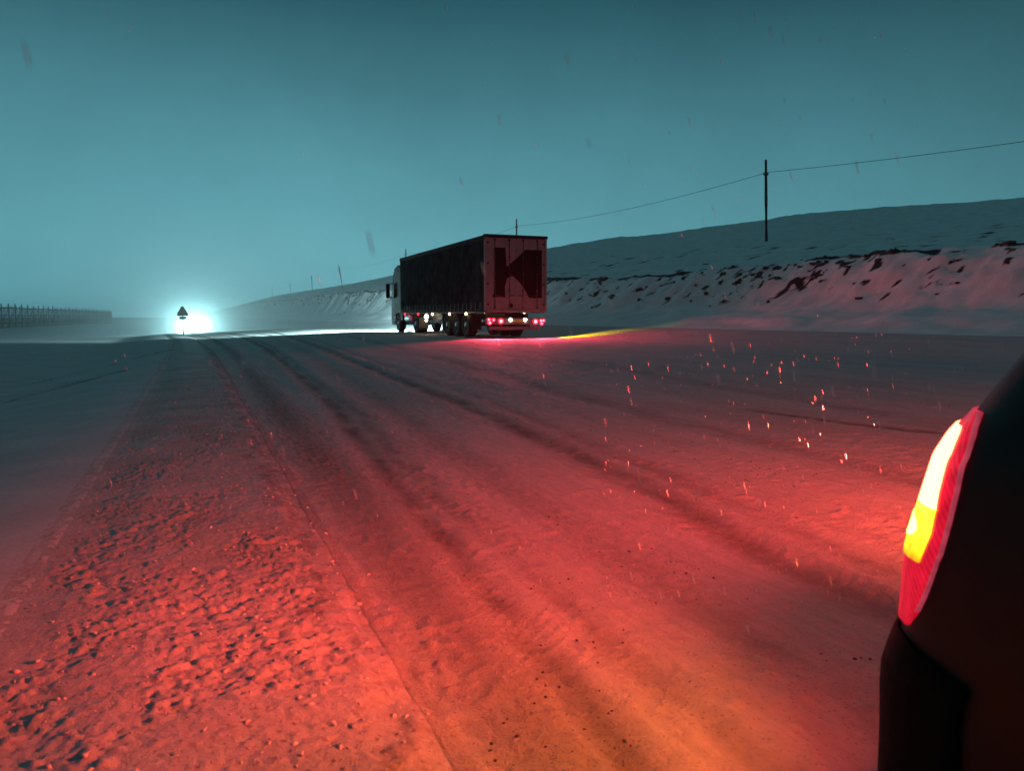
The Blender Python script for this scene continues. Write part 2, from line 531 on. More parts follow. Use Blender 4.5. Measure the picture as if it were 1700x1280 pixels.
# ------------------------------------------------------------------ mesh helpers
class MB:
    def __init__(s):
        s.v, s.f = [], []

    def add(s, vs, fs):
        o = len(s.v)
        s.v += [tuple(map(float, p)) for p in vs]
        s.f += [tuple(i + o for i in f) for f in fs]
        return s

    def box(s, c, d, rz=0, rx=0, ry=0):
        m = Matrix.Rotation(rz, 3, 'Z') @ Matrix.Rotation(ry, 3, 'Y') @ Matrix.Rotation(rx, 3, 'X')
        vs = []
        for x in (-.5, .5):
            for y in (-.5, .5):
                for z in (-.5, .5):
                    vs.append(Vector(c) + m @ Vector((x * d[0], y * d[1], z * d[2])))
        return s.add(vs, [(0, 1, 3, 2), (4, 6, 7, 5), (0, 4, 5, 1), (2, 3, 7, 6), (0, 2, 6, 4), (1, 5, 7, 3)])

    def tube(s, pts, rad, n=8, cap=True):
        pts = [Vector(p) for p in pts]
        rad = rad if isinstance(rad, (list, tuple)) else [rad] * len(pts)
        vs, fs = [], []
        for i, p in enumerate(pts):
            t = (pts[min(i + 1, len(pts) - 1)] - pts[max(i - 1, 0)]).normalized()
            a = t.cross(Vector((0, 0, 1)))
            if a.length < 1e-3:
                a = Vector((1, 0, 0))
            a.normalize()
            b = t.cross(a)
            for k in range(n):
                q = 2 * math.pi * k / n
                vs.append(p + rad[i] * (math.cos(q) * a + math.sin(q) * b))
        for i in range(len(pts) - 1):
            for k in range(n):
                k2 = (k + 1) % n
                fs.append((i * n + k, i * n + k2, (i + 1) * n + k2, (i + 1) * n + k))
        if cap:
            fs.append(tuple(range(n))[::-1])
            fs.append(tuple(range((len(pts) - 1) * n, len(pts) * n)))
        return s.add(vs, fs)

    def lathe(s, c, axis, prof, n=32):
        """prof = [(radius, offset along axis)]"""
        ax = Vector(axis).normalized()
        a = ax.cross(Vector((0, 0, 1)))
        if a.length < 1e-3:
            a = Vector((1, 0, 0))
        a.normalize()
        b = ax.cross(a)
        vs, fs = [], []
        for r, h in prof:
            for k in range(n):
                q = 2 * math.pi * k / n
                vs.append(Vector(c) + ax * h + r * (math.cos(q) * a + math.sin(q) * b))
        for i in range(len(prof) - 1):
            for k in range(n):
                k2 = (k + 1) % n
                fs.append((i * n + k, i * n + k2, (i + 1) * n + k2, (i + 1) * n + k))
        fs.append(tuple(range(n))[::-1])
        fs.append(tuple(range((len(prof) - 1) * n, len(prof) * n)))
        return s.add(vs, fs)

    def prism(s, poly, f0, f1):
        """poly of 2-D points; f0/f1 map a point to the two end faces"""
        n = len(poly)
        vs = [f0(*p) for p in poly] + [f1(*p) for p in poly]
        fs = [tuple(range(n)), tuple(range(n, 2 * n))[::-1]]
        fs += [(i, (i + 1) % n, n + (i + 1) % n, n + i) for i in range(n)]
        return s.add(vs, fs)

    def build(s, name, m, parent=None, smooth=False, bevel=0, kind=None):
        me = bpy.data.meshes.new(name)
        me.from_pydata(s.v, [], s.f)
        bm = bmesh.new()
        bm.from_mesh(me)
        bmesh.ops.recalc_face_normals(bm, faces=bm.faces)
        bm.to_mesh(me)
        bm.free()
        me.materials.append(m)
        o = bpy.data.objects.new(name, me)
        col.objects.link(o)
        if parent is not None:
            o.parent = parent
        if smooth:
            for p in me.polygons:
                p.use_smooth = True
        if bevel:
            b = o.modifiers.new('bevel', 'BEVEL')
            b.width = bevel
            b.segments = 2
            b.limit_method = 'ANGLE'
        if kind:
            o['kind'] = kind
        return o


def empty(name, loc=(0, 0, 0), rz=0):
    o = bpy.data.objects.new(name, None)
    o.empty_display_size = .2
    col.objects.link(o)
    o.location = loc
    o.rotation_euler = (0, 0, rz)
    return o


def tag(o, label, cat, group=None, kind=None):
    o['label'] = label
    o['category'] = cat
    if group:
        o['group'] = group
    if kind:
        o['kind'] = kind
    return o


def spot(name, parent, loc, direction, energy, color, angle, blend=.6, radius=.06):
    d = bpy.data.lights.new(name, 'SPOT')
    d.energy = energy
    d.color = color
    d.spot_size = R(angle)
    d.spot_blend = blend
    d.shadow_soft_size = radius
    o = bpy.data.objects.new(name, d)
    col.objects.link(o)
    o.parent = parent
    o.location = loc
    o.rotation_euler = Vector(direction).to_track_quat('-Z', 'Y').to_euler()
    return o


# ------------------------------------------------------------------ ground sheets
def graded(a, b, step, grow, start=0.):
    """positions from a to b, spacing = step near start, growing with distance"""
    out = [a]
    while out[-1] < b:
        x = out[-1]
        out.append(x + max(step, grow * abs(x - start)))
    out[-1] = b
    return np.array(out)


def sheet(name, us, vs, m, dip_lo=None, dip_hi=None):
    Ug, Vg = np.meshgrid(us, vs, indexing='ij')
    z, dirt = terrain(Ug.ravel(), Vg.ravel())
    vv = Vg.ravel()
    if dip_lo is not None:
        z = z - (.012 if name == 'road' else .05) * (vv < dip_lo)
    if dip_hi is not None:
        z = z - .05 * (vv > dip_hi)
    uu = Ug.ravel()
    vw = vv + shift(uu)
    co = np.empty((len(uu), 3), np.float32)
    co[:, 0] = uu * UX + vw * VX
    co[:, 1] = uu * UY + vw * VY
    co[:, 2] = z
    nu, nv = len(us), len(vs)
    i = np.arange(nu - 1)[:, None] * nv + np.arange(nv - 1)[None, :]
    q = np.stack([i, i + 1, i + nv + 1, i + nv], -1).reshape(-1, 4)[:, ::-1]
    me = bpy.data.meshes.new(name)
    me.vertices.add(len(co))
    me.vertices.foreach_set('co', co.ravel())
    me.loops.add(q.size)
    me.loops.foreach_set('vertex_index', q.ravel().astype(np.int32))
    me.polygons.add(len(q))
    me.polygons.foreach_set('loop_start', np.arange(0, q.size, 4, dtype=np.int32))
    me.polygons.foreach_set('loop_total', np.full(len(q), 4, np.int32))
    me.polygons.foreach_set('use_smooth', np.ones(len(q), bool))
    a = me.attributes.new('dirt', 'FLOAT', 'POINT')
    a.data.foreach_set('value', dirt.astype(np.float32))
    me.update()
    me.validate()
    if me.polygons[len(me.polygons) // 2].normal.z < 0:
        me.flip_normals()
    me.materials.append(m)
    o = bpy.data.objects.new(name, me)
    col.objects.link(o)
    o['kind'] = 'structure'
    return o


FAR = 1400
back = np.array([-60, -30, -15, -8, -4, -2, -1, 0, .5, 1.0])
us_road = np.concatenate([back, graded(1.2, FAR, .0125, .0055)])
vs_road = np.concatenate([[.50, .56], graded(.62, 18.1, .0125, .0115, 1.0), [18.35]])
sheet('road', us_road, vs_road, M_ROAD, .67, 18.2)
us_verge = np.concatenate([back, graded(1.3, FAR, .0105, .0045)])
sheet('roadside_verge', us_verge, np.concatenate([np.arange(-.92, .67, .010), [.675]]), M_VERGE)
us_field = np.concatenate([back, graded(1.2, FAR, .05, .011)])
vs_field = -graded(.80, FAR, .05, .022)[::-1]
sheet('field', us_field, np.concatenate([vs_field, [-.70]]), M_FIELD, None, -.78)
us_hill = np.concatenate([[-60, -40, -25, -15, -8, -3, 0, 3], graded(5, FAR, .13, .005)])
vs_hill = np.concatenate([[17.9], np.arange(18.1, 27, .11), graded(27, 700, .3, .05, 24)])
sheet('hillside', us_hill, vs_hill, M_HILL, 18.0)


# ------------------------------------------------------------------ car (used for the near parked one and the oncoming one)
ZT = [.20, .38, .44, .50, .68, .74, .86, .98, 1.04, 1.10, 1.16, 1.28, 1.40, 1.47, 1.50]
RT = [-.15, -.145, -.13, -.10, -.09, -.08, -.05, -.02, .004, .045, .075, .135, .25, .42, .62]
FT = [4.05, 4.10, 4.10, 4.08, 4.02, 3.98, 3.80, 3.10, 2.95, 2.80, 2.68, 2.45, 2.22, 2.0, 1.85]
WT = [.87, .885, .888, .89, .89, .89, .885, .878, .86, .84, .82, .77, .71, .62, .50]
RC = .20


def car_w(z):
    return float(np.interp(z, ZT, WT))


def car_r(z):
    return float(np.interp(z, ZT, RT))


def car_f(z):
    return float(np.interp(z, ZT, FT))


def rear_corner(z, s, off=0.):
    """point on the right rear corner: s > 0 runs forward along the flank, s < 0 round the corner onto the tail"""
    w, r = car_w(z), car_r(z)
    if s >= 0:
        return (w + off, r + RC + s, z)
    a = -s / RC
    if a <= math.pi / 2:
        return (w - RC + (RC + off) * math.cos(a), r + RC - (RC + off) * math.sin(a), z)
    return (w - RC - (-s - RC * math.pi / 2), r - off, z)


def car_ring(z, n=9):
    w, r, f = car_w(z), car_r(z), car_f(z)
    rf = .30
    pts = []
    for k in range(n):
        a = math.pi / 2 * k / (n - 1)
        pts.append((w - RC + RC * math.cos(a), r + RC - RC * math.sin(a)))
    pts = pts[::-1]                                     # tail middle -> right flank
    side = [(w, r + RC + (f - rf - r - RC) * t) for t in np.linspace(0, 1, 42)[1:-1]]
    front = [(w - rf + rf * math.cos(a), f - rf + rf * math.sin(a)) for a in np.linspace(0, math.pi / 2, n)]
    half = pts + side + front
    return half + [(-x, y) for x, y in half[::-1]]


WHEELS_Y = (.82, 3.36)


def arch(y):
    z = 0
    for yw in WHEELS_Y:
        d = .36 ** 2 - (y - yw) ** 2
        if d > 0:
            z = max(z, .31 + math.sqrt(d))
    return z


def patch(fn, us, vs, th=.01):
    """closed shell over a surface function fn(u, v, off)"""
    mb = MB()
    nu, nv = len(us), len(vs)
    vsx = [fn(u, v, th) for u in us for v in vs] + [fn(u, v, -.004) for u in us for v in vs]
    fs = []
    N = nu * nv
    for i in range(nu - 1):
        for j in range(nv - 1):
            a = i * nv + j
            fs.append((a, a + 1, a + nv + 1, a + nv))
            fs.append((N + a, N + a + nv, N + a + nv + 1, N + a + 1))
    ring = [i * nv for i in range(nu)] + [(nu - 1) * nv + j for j in range(1, nv)] + [i * nv + nv - 1 for i in range(nu - 2, -1, -1)] + [j for j in range(nv - 2, 0, -1)]
    for a, b in zip(ring, ring[1:] + ring[:1]):
        fs.append((a, b, N + b, N + a))
    return mb.add(vsx, fs)


def make_car(name, loc, rz, lit_tail, lit_head):
    root = empty(name, loc, rz)
    zs = np.unique(np.round(np.concatenate([np.linspace(.2, 1.1, 28), np.linspace(1.1, 1.5, 12)]), 3))
    mb = MB()
    rings = []
    for z in zs:
        ring = []
        for x, y in car_ring(z):
            zz = z
            if abs(x) > car_w(z) - .05:
                zz = max(z, min(arch(y), .70))
            ring.append((x, y, zz))
        rings.append(ring)
    n = len(rings[0])
    vs = [p for r_ in rings for p in r_]
    fs = [(i * n + k, i * n + (k + 1) % n, (i + 1) * n + (k + 1) % n, (i + 1) * n + k) for i in range(len(rings) - 1) for k in range(n)]
    top = (len(rings) - 1) * n
    h = n // 2
    for k in range(h - 1):
        fs.append((top + k, top + k + 1, top + n - 2 - k, top + n - 1 - k))
        fs.append((k, n - 1 - k, n - 2 - k, k + 1))
    mb.add(vs, fs)
    mb.build('body', M_PAINT, root, True)
    # glass: side windows, rear and front screens
    for sgn in (-1, 1):
        for y0, y1 in ((.70, 1.45), (1.50, 2.25)):
            def fn(u, z, off, sgn=sgn, y0=y0, y1=y1):
                y = y0 + (y1 - y0) * u
                y = min(max(y, car_r(z) + RC + .05), car_f(z) - .34)
                return (sgn * (car_w(z) + off), y, z)
            patch(fn, np.linspace(0, 1, 6), np.linspace(1.06, 1.38, 6), .005).build('window', M_GLASS, root, True)
    patch(lambda u, z, off: (u * (car_w(z) - RC), car_r(z) - off, z), np.linspace(-.95, .95, 6), np.linspace(1.12, 1.38, 6), .005).build('rear_window', M_GLASS, root, True)
    patch(lambda u, z, off: (u * (car_w(z) - .3), car_f(z) + off, z), np.linspace(-.98, .98, 6), np.linspace(1.0, 1.42, 6), .006).build('windscreen', M_GLASS, root, True)
    # bumper skin, seam line above it, number plate
    bs = np.concatenate([np.linspace(-.62, -.33, 8), np.linspace(-.31, 0, 14), np.linspace(.03, .12, 3)])

    def bumper(side):
        def fn(s, t, off):
            z0, z1 = .05, .515 - .055 * max(0, min(1, (s + .1) / .22))
            z = z0 + (z1 - z0) * t
            x, y, z = rear_corner(z, s, off + .004)
            return (side * x, y, z)
        return fn
    for side in (1, -1):
        patch(bumper(side), bs, np.linspace(0, 1, 9), .012).build('rear_bumper', M_PLASTIC, root, True)
    MB().box((0, car_r(.8) - .012, .80), (.52, .02, .12)).build('number_plate', M_PLATE, root, bevel=.004)
    MB().box((0, car_f(.42) + .012, .42), (.52, .02, .12)).build('number_plate', M_PLATE, root, bevel=.004)
    # wheels
    for yw in WHEELS_Y:
        for sgn in (-1, 1):
            w = MB().lathe((sgn * .77, yw, .31), (sgn, 0, 0), [(.20, -.10), (.29, -.10), (.312, -.07), (.315, .05), (.30, .085), (.21, .09), (.205, .05)], 36).build('tyre', M_RUBBER, root, True)
            rim = MB().lathe((sgn * .77, yw, .31), (sgn, 0, 0), [(.203, .03), (.203, .075), (.18, .06), (.07, .05), (.05, .075), (.02, .08)], 24).build('rim', M_RIM, w, True)
    # tail lamps
    zl = np.array([.545, .60, .64, .68, .76, .84, .92, 1.0, 1.04, 1.08, 1.105])
    sl = np.array([-.09, -.05, -.034, -.022, -.012, -.016, -.024, -.036, -.052, -.091, -.12])
    zz = np.linspace(.548, 1.10, 30)
    for side in (1, -1):
        def shell(t, z, off, side=side):
            s1 = float(np.interp(z, zl, sl))
            x, y, z = rear_corner(z, s1 + (-.52 - s1) * t, off)
            return (side * x, y, z)
        lamp = patch(lambda t, z, off: shell(t, z, off), np.linspace(0, 1, 26), zz, .010).build('tail_lamp', M_LENS, root, True)

        def edge(t, z, off, side=side):  # thin glowing strip that draws the highlight between lamp and body
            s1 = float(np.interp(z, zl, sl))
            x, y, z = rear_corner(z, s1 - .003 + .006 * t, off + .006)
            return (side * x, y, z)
        patch(edge, np.linspace(0, 1, 3), np.linspace(.60, 1.10, 26), .006).build('edge_highlight', M_EDGE_HIGHLIGHT if lit_tail else M_LENS, lamp, True)

        def bar(t, z, off, side=side):
            s1 = float(np.interp(z, [.86, .90, 1.0, 1.045, 1.062], [-.062, -.072, -.084, -.105, -.13]))
            x, y, z = rear_corner(z, s1 + (-.36 - s1) * t, off + .012)
            return (side * x, y, z)
        patch(bar, np.linspace(0, 1, 16), np.linspace(.862, 1.062, 14), .004).build('brake_light', M_BRAKE if lit_tail else M_LENS, lamp, True)

        def amb(t, z, off, side=side):
            s1 = float(np.interp(z, [.72, .80, .85], [-.062, -.055, -.062]))
            x, y, z = rear_corner(z, s1 + (-.40 - s1) * t, off + .012)
            return (side * x, y, z)
        patch(amb, np.linspace(0, 1, 16), np.linspace(.722, .862, 10), .004).build('turn_signal', M_TURN_LENS, lamp, True)

        def ambb(t, z, off, side=side):
            z = .797 + (z - .797) * math.sqrt(max(0, 1 - (2 * t - 1) ** 2) + .02)
            x, y, z = rear_corner(z, -.105 + (-.27 + .105) * t, off + .0135)
            return (side * x, y, z)
        patch(ambb, np.linspace(0, 1, 14), np.linspace(.768, .826, 8), .004).build('turn_bulb', M_TURN if lit_tail else M_TURN_LENS, lamp, True)

        # headlamp wraps the front corner
        def head(t, z, off, side=side):
            w, f = car_w(z), car_f(z)
            a = .25 + 1.2 * t
            return (side * (w - .30 + (.30 + off) * math.cos(a)), f - .30 + (.30 + off) * math.sin(a), z)
        hl = patch(head, np.linspace(0, 1, 10), np.linspace(.60, .74, 5), .010).build('headlight', M_HEAD if lit_head else M_GLASS, root, True)
        if lit_head:
            spot('headlight_beam', root, (side * .66, car_f(.67) + .06, .67), (0, 1, -.01), lit_head, (.50, .97, 1), 165, 1, .10)
        if lit_tail:
            x, y, z = rear_corner(.96, -.24, .05)
            spot('brake_beam', root, (side * x, y, z), (side * .42, -1, -.10), BRAKE_E, (1, .046, .040), 150, 1, .06).scale = (1, .34, 1)
            x, y, z = rear_corner(.93, -.22, .06)
            spot('brake_spill', root, (side * x, y, z), (side * .45, -.8, -.62), 80, (1, .06, .035), 150, 1, .06)
            x, y, z = rear_corner(.79, -.20, .05)
            spot('turn_beam', root, (side * x, y, z), (side * 1.3, -1, -.12), BRAKE_E * .12, (1, .20, .02), 160, 1, .04)
        # door mirror
        mm = MB().box((side * .97, 2.28, 1.05), (.16, .10, .12)).build('door_mirror', M_PAINT, root, bevel=.03)
    return root


BRAKE_E = 1560
# near car: stands tail towards the lit road, nose behind the viewer
cu, cv = 1.386, 2.518
cx, cy = uv_xy(cu, cv)
car = make_car('parked_car', (cx, cy, 0.0), math.atan2(-math.sin(TH), -math.cos(TH)) * 0 + math.pi + TH, True, 0)
tag(car, 'dark car at the right edge with red and amber rear light glowing', 'car')
car.location.z = .075

# oncoming car with full headlamps in the driving snow
OC_U, OC_V = 95.0, 2.15
ou = float(OC_V + shift(np.array(OC_U)))
ox, oy = uv_xy(OC_U, ou)
HEAD_E = 5000
onc = make_car('oncoming_car', (ox, oy, height(OC_U, OC_V)), math.pi + TH, False, HEAD_E)
tag(onc, 'oncoming car far down the road with dazzling white headlights', 'car')

# ------------------------------------------------------------------ lorry
def make_truck():
    a = R(22.3)
    bx, by = uv_xy(28.95, 10.72)
    rt = (math.cos(a), math.sin(a))
    root = empty('semi_truck', (bx + 1.33 * rt[0], by + 1.33 * rt[1], .52), a)
    tag(root, 'articulated lorry with dark curtain trailer, red lit rear and big letter K', 'lorry')
    Lt, W, Z0, Z1 = 13.6, 2.70, 1.10, 4.06
    hw = W / 2
    # curtain side with shallow vertical folds, made of one skin each side
    for sgn in (-1, 1):
        n = 240
        vs, fs = [], []
        for i in range(n + 1):
            t = .12 + (Lt - .24) * i / n
            for j, z in enumerate(np.linspace(Z0 + .10, Z1 - .16, 8)):
                b = .010 * math.sin(i * .9) * math.sin(math.pi * j / 7) + .012 * math.sin(i * .21 + j * .3)
                vs.append((sgn * (hw - .02 + b), t, z))
        for i in range(n):
            for j in range(7):
                q = i * 8 + j
                fs.append((q, q + 1, q + 9, q + 8))
        MB().add(vs, fs).build('side_curtain', M_CURTAIN, root, True)
        MB().box((sgn * (hw - .03), Lt / 2, Z1 - .08), (.07, Lt, .16)).build('top_rail', M_ROOFBAR, root, bevel=.012)
        sr = MB().box((sgn * (hw - .05), Lt / 2, Z0 + .03), (.10, Lt, .15)).build('side_rail', M_ROOFBAR, root, bevel=.01)
        for i in range(24):
            MB().box((sgn * (hw + .012), .5 + i * .55, Z0 + .16), (.012, .045, .34)).build('curtain_strap', M_STEEL, root)
    MB().box((0, Lt / 2, Z1 + .012), (W - .02, Lt, .03)).build('roof', M_ROOFBAR, root, bevel=.01)
    MB().box((0, Lt - .04, (Z0 + Z1) / 2), (W - .05, .08, Z1 - Z0 - .05)).build('front_wall', M_ROOFBAR, root)
    MB().box((0, Lt / 2, Z0 - .03), (W - .22, Lt - .1, .10)).build('load_floor', M_STEEL, root)
    # rear frame
    for sgn in (-1, 1):
        MB().box((sgn * (hw - .045), .03, (Z0 + Z1) / 2 - .02), (.09, .12, Z1 - Z0)).build('corner_post', M_DOOR, root, bevel=.012)
    MB().box((0, .02, Z1 + .0), (W + .05, .18, .11)).build('roof_edge', M_ROOFBAR, root, bevel=.015)
    MB().box((0, .03, Z0 - .0), (W - .18, .10, .10)).build('door_sill', M_DOOR, root, bevel=.01)
    zd0, zd1 = Z0 + .055, Z1 - .07
    for sgn in (-1, 1):
        x0 = sgn * .006
        x1 = sgn * (hw - .095)
        d = MB().box(((x0 + x1) / 2, .035, (zd0 + zd1) / 2), (abs(x1 - x0), .05, zd1 - zd0)).build('rear_door', M_DOOR, root, bevel=.008)
        for xx in (.30, .92):
            b = MB().tube([(sgn * xx, -.03, zd0 + .03), (sgn * xx, -.03, zd1 - .03)], .017, 8)
            for z in np.linspace(zd0 + .08, zd1 - .08, 5):
                b.box((sgn * xx, -.012, z), (.08, .045, .06))
            b.box((sgn * (xx - .10), -.035, zd0 + .55), (.24, .016, .04))
            b.build('lock_rod', M_STEEL if xx > .5 else M_STEEL, d, True)
        for z in np.linspace(zd0 + .2, zd1 - .2, 4):
            MB().box((sgn * (hw - .10), -.005, z), (.17, .03, .07)).build('hinge', M_STEEL, d, bevel=.005)
    # the big K: narrow stem with foot, arms closing into one dark block on the right
    def P(x, y):
        return (-hw + (x - 165) / 232., Z1 + .02 - (y - 108) / 261.)
    kk = MB()
    stem = [P(*q) for q in [(262, 232), (372, 232), (384, 420), (384, 560), (366, 640), (372, 745), (240, 745), (262, 690)]]
    arm = [P(*q) for q in [(384.5, 428), (470, 350), (575, 245), (742, 245), (742, 750), (612, 750), (560, 650), (500, 570), (440, 520), (384.5, 550)]]
    for poly in (stem, arm):
        kk.prism(poly, lambda x, z: (x, .0075, z), lambda x, z: (x, .002, z))
    kk.build('letter_mark', M_LETTER, root)
    c0 = P(425, 830)
    MB().lathe((c0[0], .008, c0[1]), (0, -1, 0), [(.10, 0), (.10, .006)], 24).build('round_sticker', M_LETTER, root)
    # chassis beams
    for sgn in (-1, 1):
        MB().box((sgn * .5, 6.4, .86), (.14, 12.6, .28)).build('chassis_beam', M_STEEL, root)
    # light beam / underrun bar at the back
    MB().box((0, .06, .68), (2.56, .12, .26)).build('light_beam', M_DOOR, root, bevel=.015)
    MB().box((0, .16, .40), (2.2, .10, .14)).build('underrun_bar', M_DOOR, root, bevel=.015)
    for sgn in (-1, 1):
        MB().box((sgn * .62, .16, .54), (.10, .09, .20)).build('bar_bracket', M_STEEL, root)
    lamps = [(-1.17, .745, .040), (-.98, .735, .036), (-1.14, .615, .048), (-.66, .685, .075), (.86, .665, .075), (1.10, .70, .038), (1.13, .585, .040), (1.21, .70, .040)]
    for x, z, r_ in lamps:
        hsg = MB().lathe((x, .0, z), (0, -1, 0), [(r_ + .032, 0), (r_ + .032, .016), (r_ + .004, .02)], 20).build('tail_lamp', M_TAIL_DIM, root, True)
        MB().lathe((x, -.021, z), (0, -1, 0), [(r_ * .8, 0), (r_ * .8, .003), (r_ * .3, .006)], 20).build('bulb', M_TAIL, hsg, True)
    for x in (-.95, .95):
        spot('tail_lamp_beam', root, (x, -.06, .69), (x * .25, -1, -.11), 1900, (1, .05, .10), 165, 1, .08)
    # number plate with its two lamps
    np_ = MB().box((.10, -.006, .70), (.52, .012, .12)).build('number_plate', M_PLATE, root, bevel=.003)
    for x in (-.24, .40):
        MB().lathe((x, -.0, .74), (0, -1, 0), [(.06, 0), (.06, .02), (.02, .035)], 14).build('plate_lamp', M_PLATELAMP, root, True)
    # trailer axles, drive axle, steering axle
    def wheel(x, t, r_, w):
        sg = 1 if x > 0 else -1
        ty = MB().lathe((x, t, r_), (sg, 0, 0), [(r_ * .58, -w / 2), (r_ * .93, -w / 2), (r_, -w / 2 + .04), (r_, w / 2 - .04), (r_ * .93, w / 2), (r_ * .60, w / 2), (r_ * .57, w / 2 - .05)], 36).build('tyre', M_RUBBER, root, True)
        MB().lathe((x, t, r_), (sg, 0, 0), [(r_ * .58, -w / 2 + .03), (r_ * .585, w / 2 - .02), (r_ * .5, w / 2 - .06), (r_ * .3, w / 2 - .08), (r_ * .22, w / 2 - .0), (r_ * .1, w / 2 + .01)], 24).build('rim', M_RIM, ty, True)
    for t in (2.62, 3.93, 5.24):
        for sg in (-1, 1):
            wheel(sg * 1.06, t, .52, .40)
        MB().tube([(-.9, t, .52), (.9, t, .52)], .07, 10).build('axle', M_STEEL, root)
    for sg in (-1, 1):
        wheel(sg * .98, 10.7, .51, .56)
        wheel(sg * 1.05, 14.6, .51, .34)
        # mud flaps, side guards, landing legs
        MB().box((sg * 1.03, 1.86, .62), (.44, .015, .62), rx=R(-3)).build('mud_flap', M_RUBBER, root)
        MB().box((sg * 1.03, 10.02, .52), (.50, .015, .55), rx=R(-3)).build('mud_flap', M_RUBBER, root)
        MB().box((sg * 1.02, 3.93, 1.075), (.46, 3.9, .03)).build('mudguard', M_PLASTIC, root, bevel=.01)
        g = MB()
        for z in (.62, .88):
            g.box((sg * 1.21, 7.15, z), (.03, 2.3, .11))
        g.box((sg * 1.19, 6.2, .85), (.04, .06, .55)).box((sg * 1.19, 8.1, .85), (.04, .06, .55))
        g.build('side_guard', M_STEEL, root)
        MB().box((sg * .80, 7.2, .60), (.14, .14, .85)).box((sg * .80, 7.2, .10), (.30, .30, .04)).build('landing_leg', M_STEEL, root)
        MB().tube([(sg * .86, 12.0, .78), (sg * .86, 13.3, .78)], [.34, .34], 24).build('fuel_tank', M_TANK, root, True, bevel=.03)
        # tractor tail lamps seen under the trailer
        for z, r_ in ((.86, .10), (.68, .06)):
            MB().lathe((sg * 1.0, 9.55, z), (sg * -.5 if sg > 0 else -.6, -1, 0), [(r_, 0), (r_, .02), (r_ * .4, .04)], 16).build('tail_lamp', M_PLATELAMP, root, True)
    MB().box((0, 12.3, .80), (1.1, 7.0, .26)).build('tractor_frame', M_STEEL, root)
    # amber side markers
    for t in (2.3, 4.6, 7.3, 9.9, 12.6):
        for sg in (-1, 1):
            r_ = .055
            mk = MB().lathe((sg * (hw + .0), t, Z0 - .12), (sg, 0, 0), [(r_, -.03), (r_, .012), (r_ * .5, .03)], 14)
            mk.build('side_marker', M_MARK if t < 9 else M_TAIL_DIM, root, True)
    # amber flasher low on the right side that throws yellow light on the bank foot
    fl = MB().box((hw - .03, .42, .74), (.10, .20, .16)).build('side_flasher', M_PLASTIC, root, bevel=.01)
    MB().lathe((hw + .02, .42, .74), (1, -.1, -.05), [(.06, 0), (.06, .012), (.03, .022)], 16).build('flasher_lens', M_AMBER, fl, True)
    spot('flasher_beam', root, (hw + .07, .42, .74), (1, -.22, -.52), 1500, (1, .72, 0), 58, 1, .05)
    # cab
    prof = [(13.95, .55), (13.95, 3.55), (14.5, 3.78), (15.3, 3.62), (15.75, 3.15), (15.95, 2.55), (16.15, 1.75), (16.2, 1.0), (16.15, .38), (15.2, .38), (15.12, .85), (14.9, 1.08), (14.3, 1.08), (14.08, .85), (14.0, .55)]
    MB().prism(prof, lambda y, z: (-1.235, y, z), lambda y, z: (1.235, y, z)).build('cab', M_CAB, root, bevel=.06)
    for sg in (-1, 1):
        win = [(14.75, 1.95), (15.85, 1.9), (15.78, 2.45), (15.6, 2.72), (14.75, 2.72)]
        MB().prism(win, lambda y, z: (sg * 1.237, y, z), lambda y, z: (sg * 1.243, y, z)).build('cab_window', M_GLASS, root)
        MB().box((sg * 1.2, 13.78, 2.1), (.05, .34, 2.9)).build('wind_deflector', M_CAB, root, bevel=.015)
        mi = MB().box((sg * 1.47, 16.0, 2.35), (.22, .16, .86)).build('wing_mirror', M_PLASTIC, root, bevel=.05)
        MB().tube([(sg * 1.2, 15.8, 2.78), (sg * 1.47, 15.98, 2.74)], .025, 8).tube([(sg * 1.2, 15.9, 1.95), (sg * 1.47, 15.99, 2.0)], .025, 8).build('mirror_arm', M_PLASTIC, mi)
        st = MB().box((sg * 1.2, 15.4, .55), (.1, .6, .08)).box((sg * 1.2, 15.4, .95), (.1, .55, .06)).build('cab_step', M_PLASTIC, root)
        hl = MB().box((sg * .95, 16.19, .72), (.42, .06, .22)).build('headlight', M_HEAD, root, bevel=.02)
        spot('headlight_beam', root, (sg * .95, 16.28, .78), (-.22, 1, -.055), TRUCK_E, (.58, .97, 1), 120, .5, .08)
    MB().box((0, 15.93, 2.25), (2.1, .03, .75), rx=R(-12)).build('windscreen', M_GLASS, root)
    return root


TRUCK_E = 60000
truck = make_truck()

# ------------------------------------------------------------------ poles and cable
def pole_at(u, v0, hgt, lean, label, big=True):
    x, y = uv_xy(u, v0)
    z = height(u, v0 - float(shift(np.array(u))))
    root = empty('utility_pole', (x, y, z))
    root.rotation_euler = (0, R(lean), 0)
    MB().tube([(0, 0, -.8), (0, 0, hgt * .5), (0.02, 0, hgt)], [.17, .15, .11], 10).build('pole', M_POLE, root, True)
    b = MB().box((0, 0, hgt - 1.45), (.55, .10, .10), rz=R(20)).box((0, 0, hgt - 1.45), (.10, .5, .08), rz=R(20)).build('bracket', M_STEEL, root)
    MB().lathe((.24, .09, hgt - 1.40), (0, 0, 1), [(.05, 0), (.08, .04), (.05, .10), (.07, .14), (.03, .20)], 10).build('insulator', M_INSUL, root, True)
    MB().lathe((-.24, -.09, hgt - 1.40), (0, 0, 1), [(.05, 0), (.08, .04), (.05, .10), (.07, .14), (.03, .20)], 10).build('insulator', M_INSUL, root, True)
    tag(root, label, 'pole', 'utility poles along the hillside')
    m = Matrix.Rotation(R(lean), 3, 'Y')
    return Vector((x, y, z)) + m @ Vector((.24, .09, hgt - 1.2))


